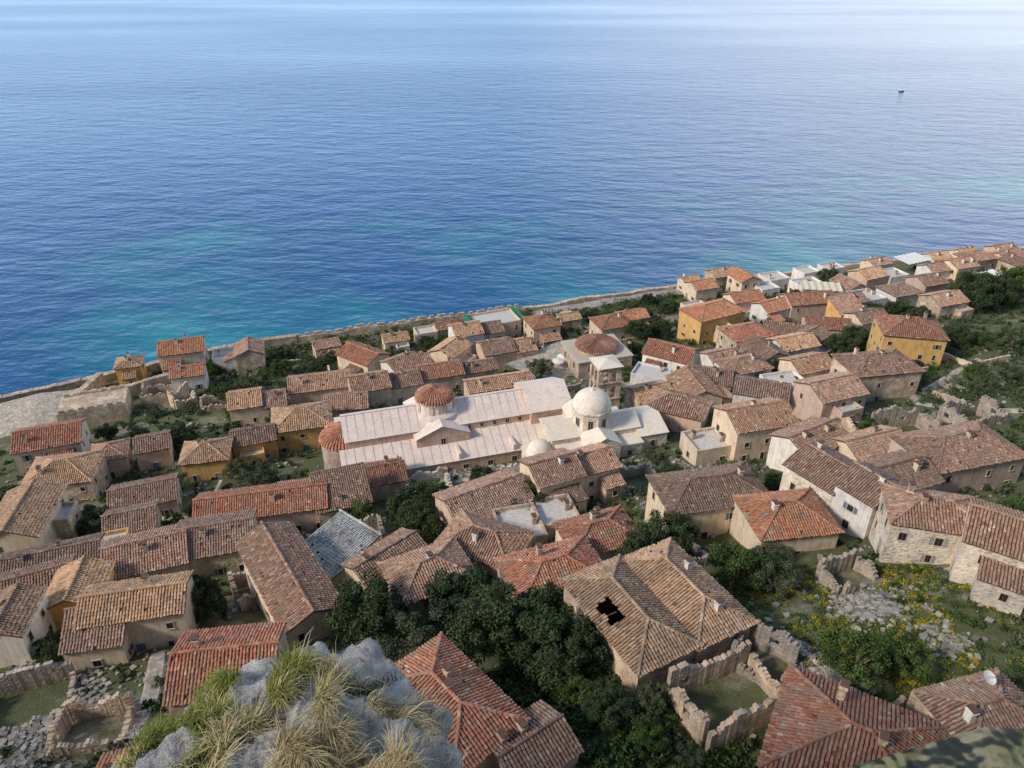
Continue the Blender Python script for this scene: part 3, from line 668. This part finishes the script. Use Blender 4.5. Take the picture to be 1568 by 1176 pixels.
TL=[('big0',-1,53,5.4,'evergreen_tree'),('big1',-6,60,4.8,'evergreen_tree'),('big1',4.8,49,4.4,'evergreen_tree'),('big0',3,56,4,'evergreen_tree'),('big0',-15.7,57.5,4.8,'evergreen_tree'),('oli0',-10.5,54,3.8,'olive_tree'),('grn0',14.7,74,3.6,'green_tree'),('big1',19.5,70.5,4.2,'evergreen_tree'),('big0',15.5,68,3.4,'evergreen_tree'),('grn1',26,63.5,3.6,'green_tree'),('oli0',29.5,62,3,'olive_tree'),
 ('grn0',-23,86,3.2,'green_tree'),('big0',-15,88.5,4,'evergreen_tree'),('big1',-13,82,3.4,'evergreen_tree'),('big0',2.5,85.5,3.8,'evergreen_tree'),('big1',-37,65,2.6,'evergreen_tree',1.5),('big0',134,200,7.5,'pine_tree'),('big1',143,203,6.5,'pine_tree'),('grn0',153,209,7,'green_tree'),('oli0',6.6,158,3.6,'olive_tree'),
 ('big0',35,184,4,'evergreen_tree'),('big1',41,188,3.4,'evergreen_tree'),('big1',-22,181,3,'evergreen_tree'),('oli1',-69,93,3,'olive_tree'),('oli0',-65,93,3,'olive_tree'),('grn1',-82,121,2.6,'green_tree'),('big0',80,161,4,'evergreen_tree'),('big1',87,168,4,'evergreen_tree'),('grn0',31.5,47,3.4,'green_tree'),('oli0',-44.5,106,3,'olive_tree'),
 ('big1',104,229,4,'evergreen_tree',1.4),('oli0',-50,110,2.8,'olive_tree'),('oli1',-60,106,2.8,'olive_tree'),('big1',-64,150,2.6,'evergreen_tree'),('grn0',-60,170,3,'green_tree'),('big0',-50,165,3,'evergreen_tree'),('oli1',31,67,2.5,'olive_tree'),('oli0',60,150,3,'olive_tree'),('grn1',95,170,3,'green_tree'),('oli1',60,71,2.4,'olive_tree'),('grn0',63,72,3,'green_tree'),('oli1',12,178,2.4,'olive_tree'),('grn0',-12,93,2.8,'green_tree'),('big0',8.4,42.5,2.4,'evergreen_tree',.8),('big1',-52,58,2,'evergreen_tree'),('big1',110,165,4,'evergreen_tree'),('oli0',118,158,4,'olive_tree'),('oli1',104,135,3.4,'olive_tree'),('big0',72,76,2.6,'evergreen_tree'),('grn1',9,97,2.4,'green_tree'),('oli1',24,104,2.2,'olive_tree'),('grn0',36,47,2.8,'green_tree'),('oli1',21,62,2.4,'olive_tree'),('grn1',11.5,39.5,1.8,'green_tree'),('oli1',15,38.2,1.5,'olive_tree'),('grn0',6,45,1.9,'green_tree'),('oli0',12.5,43.5,1.6,'olive_tree'),('grn1',-16,48,2.4,'green_tree')]
for q in TL: tree(*q)
cnt=0; placed=[(q[1],q[2],q[3]) for q in TL]
for _ in range(4000):
    if cnt>120: break
    x=R.uniform(-95,125); y=R.uniform(56,225)
    if y>coast(x)-14 or abs(x)>y*.74 or (22<x<60 and y<66): continue
    if (0<x<22 and 150<y<182) or inside(x,y,1.0): continue
    r=R.uniform(1.7,2.9)
    if any(math.hypot(x-a,y-b)<.6*(r+c) for a,b,c in placed): continue
    placed.append((x,y,r)); cnt+=1; k=R.choice(['big0','big1','oli0','oli1','grn0','grn1']); tree(k,x,y,r,{'big':'evergreen_tree','oli':'olive_tree','grn':'green_tree'}[k[:3]])

def scatter_shrubs():
    groups=[[],[],[]]
    cand=[(R.uniform(-130,190),R.uniform(36,262)) for _ in range(19000)]+[(R.uniform(-4,26),R.uniform(35,50)) for _ in range(500)]
    for x,y in cand:
        if y>coast(x)-4 or abs(x)>20+y*.85: continue
        g=noise.noise((x*.05,y*.05,9)); strip=y>coast(x)-26 and x<60
        wild=(x>74 and y<175 and x>60+ (y-110)*.2) or (-80<x<-35 and 158<y<185) or strip or (-4<x<26 and y<50)
        if not wild and R.random()>.36+g*.5: continue
        if inside(x,y,.6): continue
        if 0<x<22 and 150<y<182: continue
        if x>6 and y>coast(x)-9: continue
        if x<-100 and y>133: continue
        if 24<x<50 and 44<y<66 and R.random()<.5: continue
        if y<60 and x<-38 and R.random()<.4: continue
        r=R.uniform(.35,1.25)*(1.15 if wild else 1); r*=.75+y/320
        groups[R.choice([0,0,1,1,2,2] if not wild else [1,2,2,0])].append((x,y,gz(x,y)+r*.3,r))
    for i,g in enumerate(groups):
        C=[];rad=[]
        for x,y,z,r in g:
            for k in range(4): C.append((x+R.uniform(-.7,.7)*r,y+R.uniform(-.7,.7)*r,z+R.uniform(0,.5)*r)); rad.append(r*R.uniform(.3,.7))
        V,tv=leaf_quads(np.array(C),np.array(rad),28,.2,.75,.35); quads_obj(['dark_shrubs','olive_shrubs','green_shrubs'][i],V,tv,M_LEAF[i])
scatter_shrubs()
def slope_plants():
    for nm,n,m,sz,spread in(('meadow_grass',4600,M_LEAF[2],.1,.45),('pale_grass',3200,M_GRASS,.09,.4),('yellow_wildflowers',1700,M_YEL,.09,.4)):
        C=[]
        for _ in range(n):
            x=R.uniform(2 if nm[0]=='m' else 22,60);y=R.uniform(36,66)
            if inside(x,y,.3): continue
            if noise.noise((x*.2,y*.2,len(nm)))<(-.3 if nm[0]=='m' else -.02): continue
            if math.hypot(x-38,y-57)<3 and R.random()<.85: continue
            C.append((x,y,gz(x,y)+.1))
        V,tv=leaf_quads(np.array(C),np.full(len(C),spread),34,sz,.5,.2); quads_obj(nm,V,tv,m)
slope_plants()
def rubble():
    pts=[]
    zones=[(38,57,3.6,650),(43,51,2,150),(-52,50,9,1500),(-44,46,6,600),(20,60,4,200),(-12,100,6,500),(20,100,7,600),(-5,102,6,500),(24,92,5,300),(70,112,10,400),(34,100,6,300),(28,46,4,300)]
    for cx,cy,s,n in zones:
        for _ in range(n): pts.append((R.gauss(cx,s*.6),R.gauss(cy,s*.5),R.uniform(.08,.34)))
    for _ in range(5000):
        x=R.uniform(-110,120); y=R.uniform(38,200)
        if y<coast(x)-8: pts.append((x,y,R.uniform(.12,.42)))
    pts=[p for p in pts if not inside(p[0],p[1],.1)]
    k=len(pts); P=np.array([(x,y,gz(x,y)+r*.3) for x,y,r in pts]); r=np.array([p[2] for p in pts])
    base=np.array([(x,y,z) for z in(-1,1) for x,y in((-1,-1),(1,-1),(1,1),(-1,1))],float)
    V=base[None]*NR.uniform(.4,1,(k,8,3))*r[:,None,None]*np.array([1,1,.7]); a=NR.uniform(0,6.28,k); ca,sa=np.cos(a)[:,None],np.sin(a)[:,None]
    X=V[:,:,0]*ca-V[:,:,1]*sa; Y=V[:,:,0]*sa+V[:,:,1]*ca; V=np.stack([X,Y,V[:,:,2]],-1)+P[:,None]
    q=np.array([(0,3,2,1),(4,5,6,7),(0,1,5,4),(1,2,6,5),(2,3,7,6),(3,0,4,7)])
    VV=V[:,q,:].reshape(-1,3); tv=np.repeat(NR.random(k),6)
    m,nt,b=mat('rubble_stone'); at=N(nt,'ShaderNodeAttribute',attribute_name='tv'); nt.links.new(ramp(nt,at.outputs['Fac'],[(0,(.17,.16,.15)),(.5,(.31,.285,.25)),(1,(.46,.42,.37))]),b.inputs['Base Color'])
    quads_obj('rubble',VV,tv,m)
rubble()
for _ in range(130):
    x=R.uniform(-75,110); y=R.uniform(45,200)
    if y>coast(x)-12 or abs(x)>y*.75: continue
    a=radians(R.choice([17,107])+R.uniform(-12,12)); L=R.uniform(4,11)
    ok=[(x+cos(a)*t,y+sin(a)*t) for t in np.linspace(-L/2,L/2,6)]
    if any(inside(px,py,.4) for px,py in ok): continue
    wall_line('garden_wall',[ok[0],ok[-1]],.5,R.uniform(.8,1.8),R.choice(['sg','st','st','cr']),False,2)

# ------------------------------------------------------------------ foreground crag
def crag(cx,cy,zt,rx,ry,seed,name):
    mb=MB(); nu,nv=300,200; D=1.5
    for j in range(nv+1):
        ph=pi/2-(j/nv)*pi*.9
        for i in range(nu):
            th=2*pi*i/nu
            cr=abs(cos(ph))**.75
            z=zt-D+D*sin(ph)**.5 if ph>0 else zt-D-6*(-sin(ph))
            if ph<0: cr=1+.12*(-sin(ph))
            x=cx+rx*cr*cos(th)*(1+.06*sin(3*th+seed)); y=cy+ry*cr*sin(th)*(1+.06*cos(2*th+seed))
            p=Vector((x,y,z)); 
            f=noise.fractal(p*1.3+Vector((seed,0,0)),1,2,5)*.17+ (1-abs(noise.noise(p*2.6+Vector((0,seed,0)))))**3*.15+noise.fractal(p*8,1,2,4)*.06
            n=Vector((cos(th)*cr,sin(th)*cr,max(0,sin(ph))*.8))
            p+=n*(f-.1); mb.v.append(tuple(p))
    for j in range(nv):
        for i in range(nu):
            i2=(i+1)%nu; mb.f.append((j*nu+i,(j+1)*nu+i,(j+1)*nu+i2,j*nu+i2)); mb.m.append(0)
    mb.obj(name,[M_ROCK],None,True); return BVHTree.FromPolygons(mb.v,mb.f)
m,nt,b=mat('limestone'); c=coords(nt); n1=noise_n(nt,c,2.2,6,.7); n2=noise_n(nt,c,9,6,.75)
col=ramp(nt,n1,[(.3,(.34,.33,.33)),(.45,(.48,.47,.46)),(.62,(.62,.61,.59)),(.75,(.68,.6,.51))]); col=mix(nt,1.0,col,ramp(nt,n2,[(.33,(.34,.33,.33)),(.46,(.95,.95,.95)),(.7,(1.2,1.2,1.2))]),'MULTIPLY')
nt.links.new(col,b.inputs['Base Color']); bump(nt,b,n2,1.0,.09); M_ROCK=m
RB=crag(-1.33,2.25,101.14,1.3,1.5,3.3,'limestone_outcrop')
RB2=crag(4.2,2.35,100.75,1.05,.95,8.1,'limestone_outcrop')
def blades(n,fn,name,m,hmin,hmax,w,lean):
    Vs=[];tv=[]
    for _ in range(n):
        x,y,den=fn()
        if R.random()>den: continue
        h=RB.ray_cast(Vector((x,y,104)),Vector((0,0,-1)))
        if h[0] is None or h[0].z<100.4: continue
        p=h[0]-Vector((0,0,.02)); tn=.5+noise.noise((x*7,y*7,4))
        a=6*noise.noise((x*4,y*4,7))+R.uniform(-1.4,1.4); H_=R.uniform(hmin,hmax)*(.6+.9*tn); ln=R.uniform(.2,1)*lean*H_
        d=Vector((cos(a),sin(a),0)); s=Vector((-sin(a),cos(a),0))*w*R.uniform(.6,1.2)
        q=[p,p+d*ln*.3+Vector((0,0,H_*.45)),p+d*ln*.75+Vector((0,0,H_*.75)),p+d*ln*1.3+Vector((0,0,H_*(.95-.35*lean)))]
        ws=[1,.85,.55,.12]; t=min(1,max(0,R.random()*.7+tn*.4-.05))
        for i in range(3):
            Vs+= [tuple(q[i]-s*ws[i]),tuple(q[i]+s*ws[i]),tuple(q[i+1]+s*ws[i+1]),tuple(q[i+1]-s*ws[i+1])]; tv.append(t)
    if Vs: quads_obj(name,np.array(Vs),tv,m)
def clump(cx,cy,sx,sy):
    def f():
        x,y=R.gauss(cx,sx),R.gauss(cy,sy); return x,y,max(0,min(1,.25+3.4*noise.noise((x*3.4,y*3.4,1))))
    return f
blades(22000,clump(-1.62,3.05,.22,.17),'green_grass_tuft',M_GRASS,.04,.15,.0028,.7)
blades(10000,clump(-1.9,2.75,.2,.16),'green_grass_tuft',M_GRASS,.04,.12,.0028,.8)
blades(20000,clump(-1.25,2.75,.3,.22),'dry_grass_tuft',M_DRYG,.04,.15,.0025,1.3)
blades(9000,clump(-.8,2.8,.16,.2),'dry_grass_tuft',M_DRYG,.04,.14,.0025,1.2)
blades(4000,clump(-.85,3.1,.1,.09),'green_grass_tuft',M_LEAF[1],.04,.11,.0035,.5)
blades(2500,clump(-2.25,2.5,.12,.12),'dry_grass_tuft',M_DRYG,.03,.1,.0025,.8)

# ------------------------------------------------------------------ people, boat, dish, parasols
SK=plain('skin',(.5,.3,.21),.6,False); HAIR=plain('hair',(.05,.03,.02),.7,False)
def person(x,y,yaw,shirt,trou,step=.18):
    J={'pel':(0,0,.95,.13),'wst':(0,0,1.1,.12),'chs':(0,.02,1.32,.155),'nk':(0,0,1.5,.055),'hd0':(0,.01,1.58,.075),'hd1':(0,.015,1.68,.095),
    'shL':(-.19,0,1.42,.06),'elL':(-.24,-.06,1.15,.042),'wrL':(-.24,.08,.93,.03),'haL':(-.24,.12,.85,.035),'shR':(.19,0,1.42,.06),'elR':(.24,-.02,1.15,.042),'wrR':(.25,.12,.95,.03),'haR':(.25,.16,.87,.035),
    'hpL':(-.1,0,.9,.095),'knL':(-.11,step*.6,.5,.06),'anL':(-.11,step*.7,.09,.04),'toL':(-.11,step*.7+.16,.04,.035),'hpR':(.1,0,.9,.095),'knR':(.11,-step*.1,.5,.06),'anR':(.11,-step*.9,.09,.04),'toR':(.11,-step*.9+.16,.04,.035)}
    E=[('pel','wst'),('wst','chs'),('chs','nk'),('nk','hd0'),('hd0','hd1'),('chs','shL'),('shL','elL'),('elL','wrL'),('wrL','haL'),('chs','shR'),('shR','elR'),('elR','wrR'),('wrR','haR'),('pel','hpL'),('hpL','knL'),('knL','anL'),('anL','toL'),('pel','hpR'),('hpR','knR'),('knR','anR'),('anR','toR')]
    ks=list(J); me=bpy.data.meshes.new('tmp'); me.from_pydata([J[k][:3] for k in ks],[(ks.index(a),ks.index(b)) for a,b in E],[])
    o=bpy.data.objects.new('tmp',me); COL.objects.link(o); o.modifiers.new('s','SKIN')
    for i,k in enumerate(ks): me.skin_vertices[0].data[i].radius=(J[k][3],)*2
    me.skin_vertices[0].data[0].use_root=True
    o.modifiers.new('u','SUBSURF').levels=2
    ev=o.evaluated_get(bpy.context.evaluated_depsgraph_get()); m2=bpy.data.meshes.new_from_object(ev); bpy.data.objects.remove(o)
    bm=bmesh.new(); bm.from_mesh(m2)
    for pz in((0,.115,1.66,.02),(-.095,.01,1.655,.022),(.095,.01,1.655,.022)):
        bmesh.ops.create_icosphere(bm,subdivisions=1,radius=pz[3],matrix=Matrix.Translation(pz[:3]))
    bm.to_mesh(m2); bm.free()
    for m_ in(shirt,trou,SK,HAIR): m2.materials.append(m_)
    for p in m2.polygons:
        c=p.center; p.use_smooth=True
        p.material_index=1 if c.z<.96 and abs(c.x)<.2 else 0
        if c.z>1.49: p.material_index=2
        if c.z>1.62 and (c.y<.04 or c.z>1.72): p.material_index=3
        if abs(c.x)>.2 and c.z<1.12: p.material_index=2
        if c.z<.09: p.material_index=3
    ob=bpy.data.objects.new('person',m2); COL.objects.link(ob); ob.location=(x,y,gz(x,y)+.12); ob.rotation_euler=(0,0,radians(yaw))
cl=[plain('cloth_%d'%i,c,.9,False) for i,c in enumerate([(.05,.07,.12),(.6,.58,.55),(.35,.06,.05),(.08,.2,.35),(.03,.03,.035),(.25,.2,.14)])]
person(29.3,49.3,20,cl[0],cl[4])
for (px,py) in [(9,170),(10.2,171),(12,174),(14,172.5),(13,177),(8,165),(15.5,176.5),(6,162)]: person(px,py,R.uniform(0,360),R.choice(cl),R.choice(cl))
def parasol(x,y):
    e=empty('parasol',x,y,gz(x,y)+.1); mb=MB(); mb.lathe((0,0,0),[(.04,0),(.04,2.5)],8,1); mb.lathe((0,0,0),[(1.6,2.15),(1.58,2.3),(.05,2.75)],8,0); mb.lathe((0,0,0),[(.3,0),(.3,.08),(.05,.1)],12,1); mb.obj('canopy_and_pole',[M_WHITE,M_SHUT[3]],e)
for p in [(13,168),(11.5,164),(4,153)]: parasol(*p)
def boat(x,y):
    e=empty('fishing_boat',x,y,0,radians(10)); mb=MB(); S=[(-2.6,.7),(-1.5,1.0),(0,1.05),(1.5,.8),(2.6,.05)]
    for i in range(4):
        (x0,w0),(x1,w1)=S[i],S[i+1]
        for s in(-1,1): mb.poly([(x0,s*w0*.6,-.2),(x1,s*w1*.6,-.2),(x1,s*w1,.7+.1*i*.5),(x0,s*w0,.65+.1*i*.5)])
        mb.poly([(x0,-w0*.9,.45),(x1,-w1*.9,.45),(x1,w1*.9,.45),(x0,w0*.9,.45)])
    mb.poly([(-2.6,-.42,-.2),(-2.6,.42,-.2),(-2.6,.7,.65),(-2.6,-.7,.65)]); mb.box((-.5,0,1.0),(1.5,1.1,1.1),1,0,.85); mb.box((.8,0,1.6),(.06,.06,2.4),1)
    mb.obj('hull_and_cabin',[M_SHUT[2],M_WHITE],e)
boat(343,697)
def dish(x,y,z):
    e=empty('satellite_dish',x,y,z,radians(-30)); mb=MB(); mb.lathe((0,0,0),[(r,.35*r*r) for r in(0.01,.2,.35,.5,.6)],24,0); mb.box((0,0,-.8),(.08,.08,1.7),1); mb.box((.3,0,.3),(.6,.04,.04),1); mb.obj('reflector',[M_WHITE,M_SHUT[3]],e); e.rotation_euler=(radians(25),radians(15),0)
dish(40.0,41.8,T(39.3,39.8)+6.4)

# ------------------------------------------------------------------ light, sky, camera
S=Vector((-.74,-.38,.58)).normalized()
w=bpy.data.worlds.new('World'); scene.world=w; w.use_nodes=True; nt=w.node_tree; bg=nt.nodes['Background']
sk=N(nt,'ShaderNodeTexSky',sky_type='NISHITA'); sk.sun_disc=False; sk.sun_elevation=math.asin(S.z); sk.sun_rotation=atan2(S.x,S.y); sk.dust_density=1.0; sk.altitude=100; sk.ozone_density=2
tc=nt.nodes.new('ShaderNodeTexCoord').outputs['Generated']
sz=N(nt,'ShaderNodeSeparateXYZ'); nt.links.new(tc,sz.inputs[0])
hb=ramp(nt,sz.outputs['Z'],[(0,(.85,.85,.85)),(.15,(.75,.75,.75)),(.42,(.2,.2,.2)),(.7,(.05,.05,.05))])
col=mix(nt,hb,sk.outputs[0],(6.6,9.4,13.2))
dv=N(nt,'ShaderNodeVectorMath',operation='DOT_PRODUCT'); nt.links.new(tc,dv.inputs[0]); dv.inputs[1].default_value=Vector((.64,.75,.16)).normalized()
hz=ramp(nt,dv.outputs['Value'],[(.76,(0,0,0)),(1,(.8,.8,.8))])
col=mix(nt,hz,col,(12.2,12.8,13.2))
nt.links.new(col,bg.inputs['Color']); bg.inputs['Strength'].default_value=.13
sl=bpy.data.lights.new('sun','SUN'); sl.energy=3.1; sl.angle=radians(9); sl.color=(1,.9,.75); so=bpy.data.objects.new('sun',sl); COL.objects.link(so); so.rotation_euler=S.to_track_quat('Z','Y').to_euler()
cam=bpy.data.cameras.new('camera'); cam.sensor_width=36; cam.lens=26.19; cam.clip_end=60000; cam.clip_start=.1
co=bpy.data.objects.new('camera',cam); COL.objects.link(co); co.location=(0,0,105); co.rotation_euler=(radians(60),0,0); scene.camera=co
scene.view_settings.view_transform='Standard'; scene.view_settings.look='None'; scene.view_settings.exposure=0
